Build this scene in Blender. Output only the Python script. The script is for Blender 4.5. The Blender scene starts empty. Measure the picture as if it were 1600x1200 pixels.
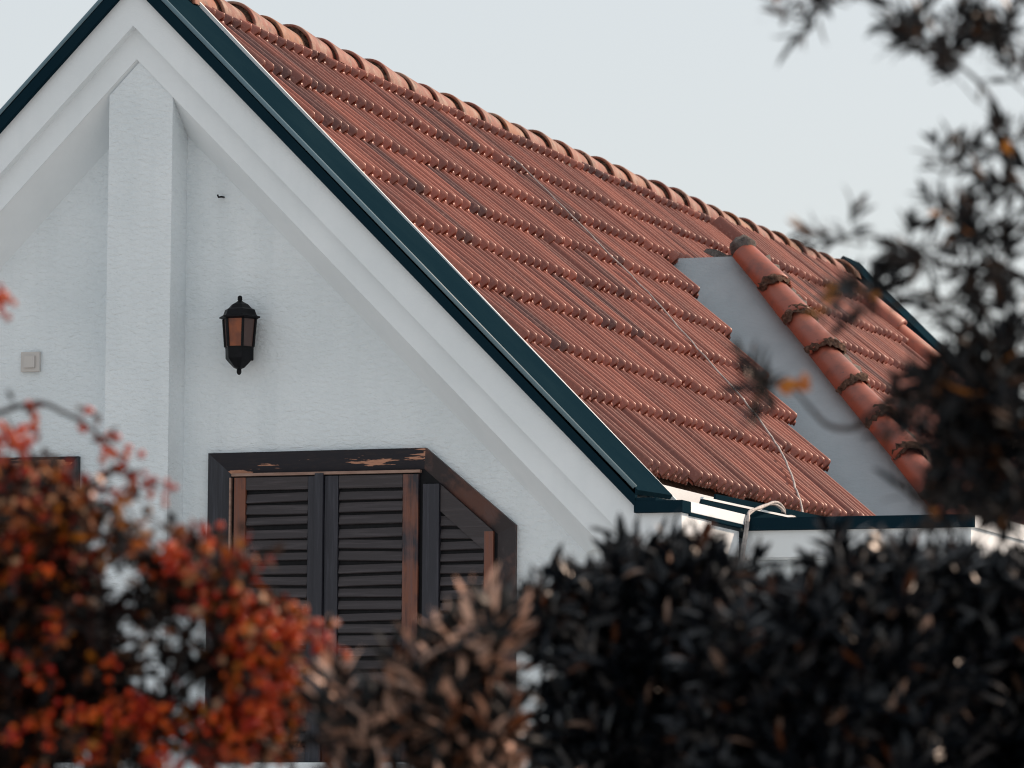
import bpy, bmesh, math, random
import numpy as np
from mathutils import Vector, Matrix

random.seed(7)
rng = np.random.default_rng(11)
scene = bpy.context.scene
col = scene.collection
R = math.radians

# ------------------------------------------------------------------ camera
# House frame: X along the gable front, Y into depth, Z up; the lower tip of the
# raking cornice stands ZA metres above the ground.
ZA = 5.74
FPX = 8000.0                                   # focal length for a 1600 px wide frame
fwd = Vector((2850.0, 800.0, FPX)).normalized()      # depth axis (Y) seen from the camera (x right, y down, z ahead)
upv = Vector((0.0073, -1.0, 0.0974)); upv = (upv - fwd * upv.dot(fwd)).normalized()
rgt = fwd.cross(upv)
if rgt.x < 0: rgt = -rgt
ROT = Matrix((rgt, fwd, upv))                  # camera (x right, y down, z ahead) -> house axes
CAMPOS = Vector((9.8748, -22.3155, -4.0879 + ZA))
cam_d = bpy.data.cameras.new('camera'); cam = bpy.data.objects.new('camera', cam_d); col.objects.link(cam)
cx, cy, cz = ROT @ Vector((1, 0, 0)), ROT @ Vector((0, -1, 0)), ROT @ Vector((0, 0, -1))
cam.matrix_world = Matrix(((cx.x, cy.x, cz.x, CAMPOS.x), (cx.y, cy.y, cz.y, CAMPOS.y), (cx.z, cy.z, cz.z, CAMPOS.z), (0, 0, 0, 1)))
cam_d.sensor_width = 36.0; cam_d.lens = 36.0 * FPX / 1600.0
cam_d.clip_start = 0.1; cam_d.clip_end = 5000
cam_d.dof.use_dof = True; cam_d.dof.focus_distance = 25.6; cam_d.dof.aperture_fstop = 5.7
scene.camera = cam

def at(px, py, dist):
    """a point dist metres ahead of the camera, in world space"""
    return CAMPOS + ROT @ Vector(((px - 800) / FPX, (py - 600) / FPX, 1.0)) * dist

# ------------------------------------------------------------------ light
SUN_EL, SUN_AZ = R(36), R(46)                  # azimuth from +X towards +Y
to_sun = Vector((math.cos(SUN_EL) * math.cos(SUN_AZ), math.cos(SUN_EL) * math.sin(SUN_AZ), math.sin(SUN_EL)))
sd = bpy.data.lights.new('sun', 'SUN'); sun = bpy.data.objects.new('sun', sd); col.objects.link(sun)
sd.energy = 4.3; sd.angle = R(0.6); sd.color = (1.0, 0.73, 0.55)
sun.rotation_euler = to_sun.to_track_quat('Z', 'Y').to_euler()
sun.location = (20, 10, 20)
world = bpy.data.worlds.new('World'); scene.world = world; world.use_nodes = True
wn, wl = world.node_tree.nodes, world.node_tree.links
bg = wn['Background']; sky = wn.new('ShaderNodeTexSky'); sky.sky_type = 'NISHITA'; sky.sun_disc = False
sky.sun_elevation = SUN_EL; sky.sun_rotation = R(90) - SUN_AZ
sky.air_density = 1.0; sky.dust_density = 3.0; sky.ozone_density = 1.0
veil = wn.new('ShaderNodeMixRGB'); veil.blend_type = 'MIX'; veil.inputs[0].default_value = 0.62
veil.inputs[2].default_value = (7.9, 8.15, 8.1, 1)       # thin even veil of high cloud
wl.new(sky.outputs[0], veil.inputs[1]); wl.new(veil.outputs[0], bg.inputs[0])
bg.inputs[1].default_value = 0.105
scene.view_settings.view_transform = 'Standard'; scene.view_settings.look = 'None'
scene.view_settings.exposure = 0.12; scene.view_settings.gamma = 1.0
scene.render.engine = 'CYCLES'
scene.cycles.use_denoising = True
scene.cycles.filter_width = 1.1
scene.cycles.max_bounces = 6; scene.cycles.transparent_max_bounces = 6

# ------------------------------------------------------------------ materials
class NT:
    def __init__(s, name):
        s.m = bpy.data.materials.new(name); s.m.use_nodes = True
        s.n, s.l = s.m.node_tree.nodes, s.m.node_tree.links
        s.p = s.n['Principled BSDF']
    def node(s, t, **kw):
        x = s.n.new(t)
        for k, v in kw.items(): setattr(x, k, v)
        return x
    def link(s, a, b): s.l.new(a, b)
    def coords(s, scale=(1, 1, 1), kind='Object'):
        if kind == 'World':
            g = s.node('ShaderNodeNewGeometry'); out = g.outputs['Position']
        else:
            g = s.node('ShaderNodeTexCoord'); out = g.outputs[kind]
        mp = s.node('ShaderNodeMapping'); mp.inputs['Scale'].default_value = scale
        s.link(out, mp.inputs[0]); return mp.outputs[0]
    def noise(s, vec, scale, detail=4, rough=.55, dist=0):
        n = s.node('ShaderNodeTexNoise'); n.inputs['Scale'].default_value = scale
        n.inputs['Detail'].default_value = detail; n.inputs['Roughness'].default_value = rough
        n.inputs['Distortion'].default_value = dist
        s.link(vec, n.inputs['Vector']); return n.outputs['Fac']
    def ramp(s, fac, stops, interp='LINEAR'):
        r = s.node('ShaderNodeValToRGB'); r.color_ramp.interpolation = interp
        e = r.color_ramp.elements
        while len(e) < len(stops): e.new(0.5)
        for i, (p, c) in enumerate(stops):
            e[i].position = p; e[i].color = (*c, 1) if len(c) == 3 else c
        s.link(fac, r.inputs[0]); return r.outputs[0]
    def mix(s, fac, a, b, blend='MIX'):
        m = s.node('ShaderNodeMixRGB', blend_type=blend)
        for i, v in zip((0, 1, 2), (fac, a, b)):
            if hasattr(v, 'is_linked') or hasattr(v, 'links'): s.link(v, m.inputs[i])
            else: m.inputs[i].default_value = v if i == 0 else (*v, 1)
        return m.outputs[0]
    def bump(s, h, strength=.3, dist=.005):
        b = s.node('ShaderNodeBump'); b.inputs['Strength'].default_value = strength; b.inputs['Distance'].default_value = dist
        s.link(h, b.inputs['Height']); s.link(b.outputs[0], s.p.inputs['Normal'])
    def done(s, color=None, rough=.7, metallic=0, spec=.5):
        if color is not None:
            if isinstance(color, tuple): s.p.inputs['Base Color'].default_value = (*color, 1)
            else: s.link(color, s.p.inputs['Base Color'])
        if isinstance(rough, (int, float)): s.p.inputs['Roughness'].default_value = rough
        else: s.link(rough, s.p.inputs['Roughness'])
        s.p.inputs['Metallic'].default_value = metallic
        s.p.inputs['Specular IOR Level'].default_value = spec
        return s.m

M = {}
def mat_plaster(name, base, dirt, rough_relief=.5, rscale=1.0):
    t = NT(name)
    v = t.coords((1, 1, 1), 'World')
    vs = t.coords((28 * rscale, 28 * rscale, 56 * rscale), 'World')
    n1 = t.noise(v, 1.3, 5, .6); n2 = t.noise(vs, 1.0, 4, .6, .4)
    streak = t.noise(t.coords((9, 9, .7), 'World'), 1.0, 3, .5)
    c = t.mix(t.ramp(n1, [(.35, (0, 0, 0)), (.75, (1, 1, 1))]), base, dirt)
    c = t.mix(t.ramp(streak, [(.52, (0, 0, 0)), (.80, (.6, .6, .6))]), c, dirt)
    t.bump(n2, rough_relief, .012)
    return t.done(c, .9, spec=.2)
M['plaster'] = mat_plaster('rough_white_plaster', (.78, .84, .875), (.66, .725, .76), .95)
M['smooth'] = mat_plaster('smooth_white_plaster', (.79, .84, .87), (.70, .755, .785), .12, 2)
M['grey_render'] = mat_plaster('grey_cement_render', (.42, .475, .505), (.33, .385, .415), .35, 1)

t = NT('terracotta_tile')
oi = t.node('ShaderNodeObjectInfo'); ge = t.node('ShaderNodeNewGeometry')
add = t.node('ShaderNodeMath', operation='ADD'); t.link(oi.outputs['Random'], add.inputs[0]); t.link(ge.outputs['Random Per Island'], add.inputs[1])
fr = t.node('ShaderNodeMath', operation='FRACT'); t.link(add.outputs[0], fr.inputs[0])
base = t.ramp(fr.outputs[0], [(0, (.175, .047, .030)), (.3, (.25, .069, .043)), (.6, (.315, .098, .063)), (.8, (.21, .056, .034)), (.93, (.135, .037, .024)), (1, (.095, .031, .025))])
n1 = t.noise(t.coords((1, 1, 1), 'World'), 4.5, 6, .65); n2 = t.noise(t.coords((60, 60, 60), 'World'), 1, 3, .6)
c = t.mix(t.ramp(n1, [(.48, (0, 0, 0)), (.75, (.6, .6, .6))]), base, (.12, .048, .038))
c = t.mix(t.ramp(n2, [(.55, (0, 0, 0)), (.8, (.35, .35, .35))]), c, (.5, .27, .21))
t.bump(n2, .25, .003)
M['tile'] = t.done(c, .40, spec=.55)

t = NT('ridge_terracotta')
oi = t.node('ShaderNodeObjectInfo')
base = t.ramp(oi.outputs['Random'], [(0, (.20, .060, .04)), (.4, (.24, .075, .05)), (.7, (.25, .095, .042)), (1, (.17, .052, .038))])
n1 = t.noise(t.coords((1, 1, 1), 'World'), 9, 5, .65); n2 = t.noise(t.coords((1, 1, 1), 'World'), 40, 4, .6)
c = t.mix(t.ramp(n1, [(.46, (0, 0, 0)), (.62, (.8, .8, .8))]), base, (.30, .20, .15))
c = t.mix(t.ramp(t.noise(t.coords((1, 1, 1), 'World'), 14, 5, .7), [(.54, (0, 0, 0)), (.66, (.85, .85, .85))]), c, (.085, .06, .045))
c = t.mix(t.ramp(n2, [(.60, (0, 0, 0)), (.72, (.8, .8, .8))]), c, (.10, .075, .06))
t.bump(n2, .35, .004)
M['ridge'] = t.done(c, .6, spec=.4)

t = NT('glossy_barrel_terracotta')
oi = t.node('ShaderNodeObjectInfo')
base = t.ramp(oi.outputs['Random'], [(0, (.25, .052, .026)), (.5, (.31, .070, .034)), (1, (.27, .078, .048))])
n1 = t.noise(t.coords((1, 1, 1), 'World'), 7, 5, .65); n2 = t.noise(t.coords((1, 1, 1), 'World'), 45, 3, .6)
c = t.mix(t.ramp(n1, [(.46, (0, 0, 0)), (.66, (.8, .8, .8))]), base, (.16, .055, .04))
c = t.mix(t.ramp(n2, [(.66, (0, 0, 0)), (.72, (.8, .8, .8))]), c, (.10, .05, .04))
t.bump(n2, .2, .003)
M['barrel'] = t.done(c, .45, spec=.5)

t = NT('rough_mortar')
n1 = t.noise(t.coords((1, 1, 1), 'World'), 30, 6, .7); n2 = t.noise(t.coords((1, 1, 1), 'World'), 6, 4, .6)
c = t.ramp(n1, [(.3, (.06, .056, .053)), (.55, (.17, .158, .148)), (.8, (.28, .26, .235))])
c = t.mix(t.ramp(n2, [(.45, (0, 0, 0)), (.65, (.7, .7, .7))]), c, (.10, .09, .085))
t.bump(n1, .8, .02)
M['mortar'] = t.done(c, .95, spec=.1)

t = NT('dark_mortar')
n1 = t.noise(t.coords((1, 1, 1), 'World'), 40, 5, .7)
t.bump(n1, .7, .01)
M['dark_mortar'] = t.done(t.ramp(n1, [(.35, (.03, .020, .016)), (.55, (.10, .062, .046)), (.75, (.21, .14, .11))]), .95, spec=.1)

t = NT('teal_painted_metal')
n1 = t.noise(t.coords((1, 1, 1), 'World'), 3, 5, .6); n2 = t.noise(t.coords((90, 90, 90), 'World'), 1, 2, .5)
c = t.mix(t.ramp(n1, [(.4, (0, 0, 0)), (.8, (.5, .5, .5))]), (.006, .019, .029), (.011, .028, .038))
t.bump(n2, .08, .002)
M['teal'] = t.done(c, .6, spec=0.0)
t = NT('painted_sheen_lip'); M['lip'] = t.done((.12, .19, .225), .45, metallic=0, spec=.2)  # sky sheen along the bead painted as a paler colour
t = NT('dark_zinc'); M['zinc'] = t.done((.035, .055, .065), .4, metallic=.2)

def mat_wood(name, dark, brown, amount, axis):
    t = NT(name)
    sc = {'x': (3, 40, 60), 'z': (60, 40, 3), 'd': (9, 30, 9)}[axis]
    g = t.noise(t.coords(sc, 'World'), 1.0, 5, .65, .3)
    big = t.noise(t.coords((1.0, 1, 1), 'World'), 3.1, 4, .6)
    oi = t.node('ShaderNodeObjectInfo')
    s = t.node('ShaderNodeMath', operation='MULTIPLY_ADD'); t.link(oi.outputs['Random'], s.inputs[0]); s.inputs[1].default_value = .5
    t.link(big, s.inputs[2])
    s2 = t.node('ShaderNodeMath', operation='MULTIPLY_ADD'); t.link(g, s2.inputs[0]); s2.inputs[1].default_value = .45; t.link(s.outputs[0], s2.inputs[2])
    f = t.ramp(s2.outputs[0], [(amount, (0, 0, 0)), (min(amount + .16, 1), (1, 1, 1))])
    c = t.mix(f, dark, brown)
    c = t.mix(t.ramp(g, [(.5, (0, 0, 0)), (.75, (.55, .55, .55))]), c, tuple(min(1, x * 2.4 + .02) for x in dark))
    t.bump(g, .7, .006)
    return t.done(c, .5, spec=.4)
M['slat'] = mat_wood('weathered_slat_wood', (.034, .028, .031), (.095, .052, .038), 1.02, 'x')
M['stile'] = mat_wood('weathered_stile_wood', (.024, .022, .030), (.17, .062, .036), .74, 'z')
M['stile_dark'] = mat_wood('dark_stile_wood', (.020, .021, .030), (.06, .04, .035), 1.3, 'z')
M['frame'] = mat_wood('dark_frame_wood', (.018, .020, .028), (.05, .03, .027), 1.2, 'z')
M['frame_brown'] = mat_wood('worn_brown_frame_wood', (.020, .014, .016), (.085, .034, .024), .86, 'd')
t = NT('peeled_lintel_wood')
g = t.noise(t.coords((2.6, 1, 24), 'World'), 1.0, 5, .6, .2); g2 = t.noise(t.coords((20, 20, 120), 'World'), 1, 3, .6)
f = t.ramp(g, [(.57, (0, 0, 0)), (.585, (1, 1, 1))])
c = t.mix(f, (.014, .014, .020), (.46, .23, .15))
c = t.mix(t.ramp(g2, [(.5, (0, 0, 0)), (.8, (.4, .4, .4))]), c, (.05, .035, .03))
t.bump(f, .5, .003)
M['lintel'] = t.done(c, .65, spec=.3)
t = NT('bare_wood_bead'); M['bead'] = t.done(t.ramp(t.noise(t.coords((12, 12, 40), 'World'), 1, 4), [(.35, (.22, .13, .10)), (.7, (.36, .24, .19))]), .7)

t = NT('black_iron'); M['iron'] = t.done(t.ramp(t.noise(t.coords((1, 1, 1), 'Object'), 40, 3), [(.4, (.003, .0035, .005)), (.7, (.007, .0075, .010))]), .5, spec=.15)
t = NT('glow_painted_glass'); 
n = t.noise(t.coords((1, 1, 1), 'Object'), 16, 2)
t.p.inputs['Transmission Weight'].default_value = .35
M['painted_glow'] = t.done(t.ramp(n, [(.35, (.20, .055, .025)), (.6, (.38, .10, .03))]), .35)  # orange glow painted into the glass colour
t = NT('smoked_glass'); t.p.inputs['Transmission Weight'].default_value = .3; M['smoke'] = t.done((.10, .055, .048), .3)
t = NT('white_plastic'); M['plastic'] = t.done((.52, .50, .48), .4)
t = NT('white_cable'); M['cable'] = t.done(t.ramp(t.noise(t.coords((1, 1, 1), 'World'), 30, 2), [(.35, (.26, .25, .25)), (.65, (.46, .43, .41))]), .6)

def mat_leaf(name, stops, rough=.45, trans=.12, spec=.5):
    t = NT(name)
    ge = t.node('ShaderNodeNewGeometry'); oi = t.node('ShaderNodeObjectInfo')
    add = t.node('ShaderNodeMath', operation='ADD'); t.link(oi.outputs['Random'], add.inputs[0]); t.link(ge.outputs['Random Per Island'], add.inputs[1])
    fr = t.node('ShaderNodeMath', operation='FRACT'); t.link(add.outputs[0], fr.inputs[0])
    c = t.ramp(fr.outputs[0], stops, 'CONSTANT')
    n = t.noise(t.coords((1, 1, 1), 'World'), 60, 3)
    c = t.mix(t.ramp(n, [(.5, (0, 0, 0)), (.85, (.3, .3, .3))]), c, (.018, .012, .010))
    m = t.done(c, rough, spec=spec)
    tr = t.node('ShaderNodeBsdfTranslucent'); t.link(c, tr.inputs[0])
    mx = t.node('ShaderNodeMixShader'); mx.inputs[0].default_value = trans
    t.link(t.p.outputs[0], mx.inputs[1]); t.link(tr.outputs[0], mx.inputs[2])
    t.link(mx.outputs[0], t.n['Material Output'].inputs[0])
    return m
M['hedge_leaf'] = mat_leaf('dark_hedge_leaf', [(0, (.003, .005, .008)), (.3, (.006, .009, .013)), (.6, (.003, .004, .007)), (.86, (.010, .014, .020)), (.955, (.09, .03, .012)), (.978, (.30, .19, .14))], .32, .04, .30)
M['sun_painted_leaf'] = mat_leaf('painted_sunlit_leaf', [(0, (.007, .009, .010)), (.4, (.012, .012, .012)), (.5, (.005, .007, .009)), (.66, (.42, .24, .17)), (.78, (.12, .04, .015)), (.86, (.66, .42, .32))], .42, .10, .2)  # sunlit highlights painted in as a share of pale leaf colours
M['tree_leaf'] = mat_leaf('dark_tree_leaf', [(0, (.006, .008, .011)), (.35, (.009, .011, .013)), (.7, (.014, .010, .009)), (.86, (.045, .022, .012)), (.97, (.30, .11, .02))], .45, .06, .25)
M['orange_leaf'] = mat_leaf('orange_leaf', [(0, (.55, .20, .02)), (.5, (.45, .14, .02)), (.8, (.6, .27, .03))], .5, .3)
M['autumn_leaf'] = mat_leaf('autumn_shrub_leaf', [(0, (.010, .008, .007)), (.26, (.04, .016, .008)), (.42, (.30, .075, .008)), (.55, (.008, .007, .008)), (.70, (.42, .14, .012)), (.80, (.24, .022, .006)), (.94, (.50, .28, .16))], .45, .25)
M['dark_autumn_leaf'] = mat_leaf('dark_shrub_leaf', [(0, (.006, .006, .007)), (.4, (.012, .007, .006)), (.7, (.022, .008, .006)), (.90, (.08, .018, .008)), (.96, (.20, .07, .015))], .45, .08, .3)
t = NT('red_berry'); oi = t.node('ShaderNodeObjectInfo'); ge = t.node('ShaderNodeNewGeometry')
add = t.node('ShaderNodeMath', operation='ADD'); t.link(oi.outputs['Random'], add.inputs[0]); t.link(ge.outputs['Random Per Island'], add.inputs[1])
fr = t.node('ShaderNodeMath', operation='FRACT'); t.link(add.outputs[0], fr.inputs[0])
M['berry'] = t.done(t.ramp(fr.outputs[0], [(0, (.28, .008, .003)), (.35, (.46, .035, .003)), (.65, (.56, .095, .006)), (1, (.20, .005, .003))]), .2, spec=.3)
t = NT('dark_bark'); M['bark'] = t.done(t.ramp(t.noise(t.coords((30, 30, 6), 'World'), 1, 4), [(.35, (.020, .015, .014)), (.7, (.065, .048, .042))]), .85, spec=.2)
t = NT('pale_bounce_ground')  # unseen ground, made pale to bounce light onto the walls
n1 = t.noise(t.coords((1, 1, 1), 'World'), .8, 6, .7); n2 = t.noise(t.coords((1, 1, 1), 'World'), 25, 4, .7)
c = t.mix(t.ramp(n1, [(.4, (0, 0, 0)), (.65, (1, 1, 1))]), (.46, .475, .48), (.38, .395, .40))
t.bump(n2, .6, .03); M['ground'] = t.done(c, .95, spec=.1)

# ------------------------------------------------------------------ mesh helpers
def link(name, me, mat, parent=None, smooth=False):
    o = bpy.data.objects.new(name, me); col.objects.link(o)
    if mat is not None and not me.materials: me.materials.append(mat)
    if smooth:
        me.polygons.foreach_set('use_smooth', [True] * len(me.polygons))
    o.parent = parent
    return o
def mesh(name, V, F):
    me = bpy.data.meshes.new(name); me.from_pydata([tuple(v) for v in V], [], F); me.update(); return me
def tag(o, label, cat, group=None, kind=None):
    if label: o['label'] = label
    if cat: o['category'] = cat
    if group: o['group'] = group
    if kind: o['kind'] = kind
    return o
def empty(name, loc=(0, 0, 0)):
    o = bpy.data.objects.new(name, None); o.location = loc; o.empty_display_size = .2; col.objects.link(o); return o
def H(x, y, z): return Vector((x, y, z + ZA))            # house frame -> world
class MB:
    """collects shapes into one mesh; coordinates in the house frame"""
    def __init__(s, off=ZA): s.V, s.F, s.off = [], [], off
    def add(s, V, F):
        b = len(s.V); s.V += [(v[0], v[1], v[2] + s.off) for v in V]; s.F += [tuple(i + b for i in f) for f in F]; return s
    def box(s, x0, x1, y0, y1, z0, z1):
        V = [(x0, y0, z0), (x1, y0, z0), (x1, y1, z0), (x0, y1, z0), (x0, y0, z1), (x1, y0, z1), (x1, y1, z1), (x0, y1, z1)]
        return s.add(V, [(0, 3, 2, 1), (4, 5, 6, 7), (0, 1, 5, 4), (1, 2, 6, 5), (2, 3, 7, 6), (3, 0, 4, 7)])
    def prism(s, P, y0, y1):                               # polygon in XZ (counter-clockwise seen from the front), extruded in Y
        n = len(P); V = [(x, y0, z) for x, z in P] + [(x, y1, z) for x, z in P]
        return s.add(V, [tuple(range(n)), tuple(range(2 * n - 1, n - 1, -1))] + [(i, i + n, (i + 1) % n + n, (i + 1) % n) for i in range(n)])
    def hull(s, A, B):                                     # two matching polygons bridged and capped
        n = len(A)
        return s.add(list(A) + list(B), [tuple(range(n)), tuple(range(2 * n - 1, n - 1, -1))] + [(i, i + n, (i + 1) % n + n, (i + 1) % n) for i in range(n)])
    def tube(s, pts, rad, seg=6):
        pts = [Vector(p) for p in pts]; n = len(pts)
        if not hasattr(rad, '__len__'): rad = [rad] * n
        V, F = [], []
        up = Vector((0.13, 0.21, 1))
        for i, p in enumerate(pts):
            d = (pts[min(i + 1, n - 1)] - pts[max(i - 1, 0)]).normalized()
            a = d.cross(up)
            if a.length < 1e-3: a = d.cross(Vector((1, 0, 0)))
            a.normalize(); b = a.cross(d)
            for k in range(seg):
                t = 2 * math.pi * k / seg; V.append(p + (a * math.cos(t) + b * math.sin(t)) * rad[i])
        for i in range(n - 1):
            for k in range(seg):
                F.append((i * seg + k, i * seg + (k + 1) % seg, (i + 1) * seg + (k + 1) % seg, (i + 1) * seg + k))
        F.append(tuple(range(seg - 1, -1, -1))); F.append(tuple((n - 1) * seg + k for k in range(seg)))
        return s.add(V, F)
    def build(s, name, mat, parent=None, smooth=False, bevel=0):
        me = mesh(name, s.V, s.F)
        bm = bmesh.new(); bm.from_mesh(me); bmesh.ops.recalc_face_normals(bm, faces=bm.faces)
        if bevel: bmesh.ops.bevel(bm, geom=list(bm.edges), offset=bevel, segments=2, affect='EDGES', profile=.6)
        bm.to_mesh(me); bm.free()
        return link(name, me, mat, parent, smooth)

# ------------------------------------------------------------------ the setting
ground = MB(0).add([(-900, -900, 0), (900, -900, 0), (900, 1500, 0), (-900, 1500, 0)], [(0, 1, 2, 3)]).build('ground', M['ground'])
ground['kind'] = 'structure'

# ------------------------------------------------------------------ the house
house = empty('house')
tag(house, 'white plastered gabled house with red tiled roof and dark shuttered windows', 'house')
YW, YB, YEND = .25, .05, 12.9            # wall plane, inner cornice plane, far end
EZ = -2.54                               # underside of the eave blocks

def rake(k0, k1, x_end, y0, y1, mb, side):
    """raking band: k = height of its edge at the apex; from the apex to |x| = x_end"""
    P = [(0, k0), (x_end, k0 - x_end), (x_end, k1 - x_end), (0, k1)]
    P = [(side * x, z) for x, z in P]
    if side < 0: P.reverse()
    mb.prism(P, y0, y1)

# gable wall: one slab with its outline under the sloping soffit
zb = -ZA
KS = -.335                                # wall/soffit line height at the apex
MB().prism([(-2.65, zb), (2.65, zb), (2.65, EZ + .02), (2.2, EZ + .16), (0, KS + .22), (-2.2, EZ + .16), (-2.65, EZ + .02)], YW, YW + .22).build('gable_wall', M['plaster'], house)
for sx in (-1, 1):
    MB().box(*(sorted((sx * 2.65, sx * 2.43))), YW + .22, YEND - .3, zb, -2.42).build('side_wall', M['plaster'], house)
MB().box(-2.65, 2.65, YEND - .3, YEND - .1, zb, -2.42).build('rear_wall', M['plaster'], house)
MB().prism([(-2.6, -2.42), (2.6, -2.42), (0, .05)], YEND - .28, YEND - .12).build('rear_gable_wall', M['plaster'], house)
# pilaster under the apex
MB().prism([(-.146, zb), (.186, zb), (.186, -.345), (.012, -.165), (-.146, -.325)], .062, YW + .01).build('pilaster', M['plaster'], house)
# outer raking cornice with the eave blocks at its feet
A = [(0, .20), (-2.57, -2.37), (-2.776, -2.394), (-2.776, EZ), (-2.50, EZ), (0, -.04), (2.50, EZ), (2.776, EZ), (2.776, -2.394), (2.57, -2.37)]
A = [(0, .20), (-2.56, -2.36), (-2.776, -2.392), (-2.776, EZ), (-2.54, EZ), (0, 0), (2.54, EZ), (2.776, EZ), (2.776, -2.392), (2.56, -2.36)]
def concave(name, P, y0, y1, mat, parent, bevel=0):
    bm = bmesh.new(); vs = [bm.verts.new((x, y0, z + ZA)) for x, z in P]
    f = bm.faces.new(vs); r = bmesh.ops.extrude_face_region(bm, geom=[f])
    for v in r['geom']:
        if isinstance(v, bmesh.types.BMVert): v.co.y = y1
    bmesh.ops.triangulate(bm, faces=[f for f in bm.faces if len(f.verts) > 4])
    bmesh.ops.recalc_face_normals(bm, faces=bm.faces)
    me = bpy.data.meshes.new(name); bm.to_mesh(me); bm.free()
    return link(name, me, mat, parent)
concave('raking_cornice', A, 0, .46, M['smooth'], house)
Bp = [(0, .03), (-2.50, -2.47), (-2.50, -2.535), (-2.375, -2.535), (0, -.155), (2.375, -2.535), (2.50, -2.535), (2.50, -2.47)]
concave('inner_cornice', Bp, YB, .30, M['smooth'], house)
# soffit sloping back from the inner cornice to the wall
for sx in (-1, 1):
    k0, k1 = -.152, KS
    V = [(0, YB + .004, k0), (sx * 2.38, YB + .004, k0 - 2.38), (sx * 2.22, YW + .012, k1 - 2.22), (0, YW + .012, k1),
         (0, YW + .03, k0 + .02), (sx * 2.40, YW + .03, k0 - 2.36)]
    MB().add(V, [(0, 1, 2, 3), (0, 4, 5, 1), (3, 2, 5, 4), (1, 5, 2), (0, 3, 4)]).build('soffit', M['smooth'], house)

# metal capping on the verge parapet
def capping(sx, ya, yb, k_top, name_parent):
    # front strip, top sheet, bead and return at the foot
    P = [(0, .20 - .004), (sx * 2.562, .196 - 2.562), (sx * 2.562, .285 - 2.562), (0, .285)]
    if sx < 0: P.reverse()
    o = MB().prism(P, ya - .035, ya - .002).build('verge_capping', M['teal'], name_parent)
    V = [(0, ya - .035, .286), (sx * 2.575, ya - .035, .286 - 2.575), (sx * 2.575, yb, k_top - 2.575), (0, yb, k_top)]
    V += [(v[0] - sx * .012, v[1], v[2] - .02) for v in V]
    V[4] = (0, V[4][1], V[4][2]); V[7] = (0, V[7][1], V[7][2])
    MB().add(V, [(0, 1, 2, 3), (7, 6, 5, 4), (0, 4, 5, 1), (1, 5, 6, 2), (2, 6, 7, 3), (3, 7, 4, 0)]).build('capping_sheet', M['teal'], name_parent)
    MB().tube([(0, ya - .029, .284), (sx * 2.56, ya - .029, .284 - 2.56)], .012, 10).build('capping_bead', M['lip'], name_parent, True)
    return o
for sx in (-1, 1):
    capping(sx, 0, .49, .30, house)
    # dark strip turning level at the foot
    x0, x1 = sorted((sx * 2.555, sx * 2.79))
    MB().box(x0, x1, -.033, .10, -2.394, -2.338).build('eave_drip_strip', M['teal'], house, bevel=.003)
    MB().box(*sorted((sx * 2.556, sx * 2.66)), -.030, .44, -2.392, -2.324).build('capping_foot', M['teal'], house)
    # white mortar line between capping and tiles
    V = [(sx * .03, .491, .296), (sx * 2.60, .491, .296 - 2.60), (sx * 2.60, .505, .297 - 2.60), (sx * .03, .505, .297)]
    V += [(v[0] - sx * .06, v[1], v[2] - .06) for v in V]
    MB().add(V, [(0, 1, 2, 3), (7, 6, 5, 4), (0, 4, 5, 1), (1, 5, 6, 2), (2, 6, 7, 3), (3, 7, 4, 0)]).build('white_edge_strip', M['smooth'], house)

# ------------------------------------------------------------------ roof
KT = .213                                  # tile bed: X + Z = KT
VY = -6.89                                 # valley plane: Z = Y + VY
S2 = math.sqrt(.5)
deck = MB()
for sx in (-1, 1):
    V = [(0, .5, KT - .03), (sx * 2.42, .5, KT - .03 - 2.42), (sx * 2.42, YEND, KT - .03 - 2.42), (0, YEND, KT - .03)]
    V += [(v[0], v[1], v[2] - .12) for v in V]
    deck.add(V, [(0, 1, 2, 3), (7, 6, 5, 4), (0, 4, 5, 1), (1, 5, 6, 2), (2, 6, 7, 3), (3, 7, 4, 0)])
roof = deck.build('roof', M['dark_mortar'], house)

TW = .230                                  # tile cover width, two rolls per tile
PROF = [(0, -.018), (.03, .012), (.11, .033), (.20, .046), (.245, .049), (.29, .046), (.38, .033), (.46, .012), (.49, -.018), (.54, -.018), (.58, -.002), (.66, .005), (.74, .007), (.82, .005), (.90, -.002), (.94, -.018)]
def tile_mesh(L, lift=.047):
    """local: u across (0..TW), v down the slope (0..L), w out of the roof"""
    xs = []
    for k in range(2):
        for a, h in PROF: xs.append(((k + a) * TW / 2, h))
    xs.append((TW - .002, -.018))
    st = [(-.02, 1, 0), (L - .030, 1, lift * (L - .03) / L), (L - .012, .97, lift - .001), (L - .003, .90, lift - .005), (L, .78, lift - .011), (L - .004, .74, lift - .018), (L - .10, .80, lift - .020)]
    V, F = [], []
    for v, s, w in st:
        for u, h in xs: V.append((u, v, w + (h * s if h > 0 else h * .6)))
    n = len(xs)
    for j in range(len(st) - 1):
        for i in range(n - 1):
            F.append((j * n + i, (j + 1) * n + i, (j + 1) * n + i + 1, j * n + i + 1))
    b = len(V)                              # side faces
    for e in (0, n - 1):
        V += [(xs[e][0], v, w - .022) for v, s, w in st[:5]]
        ids = [b + i for i in range(5)]
        for j in range(4): F.append((j * n + e, (j + 1) * n + e, ids[j + 1], ids[j]))
        b += 5
    return V, F
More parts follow.
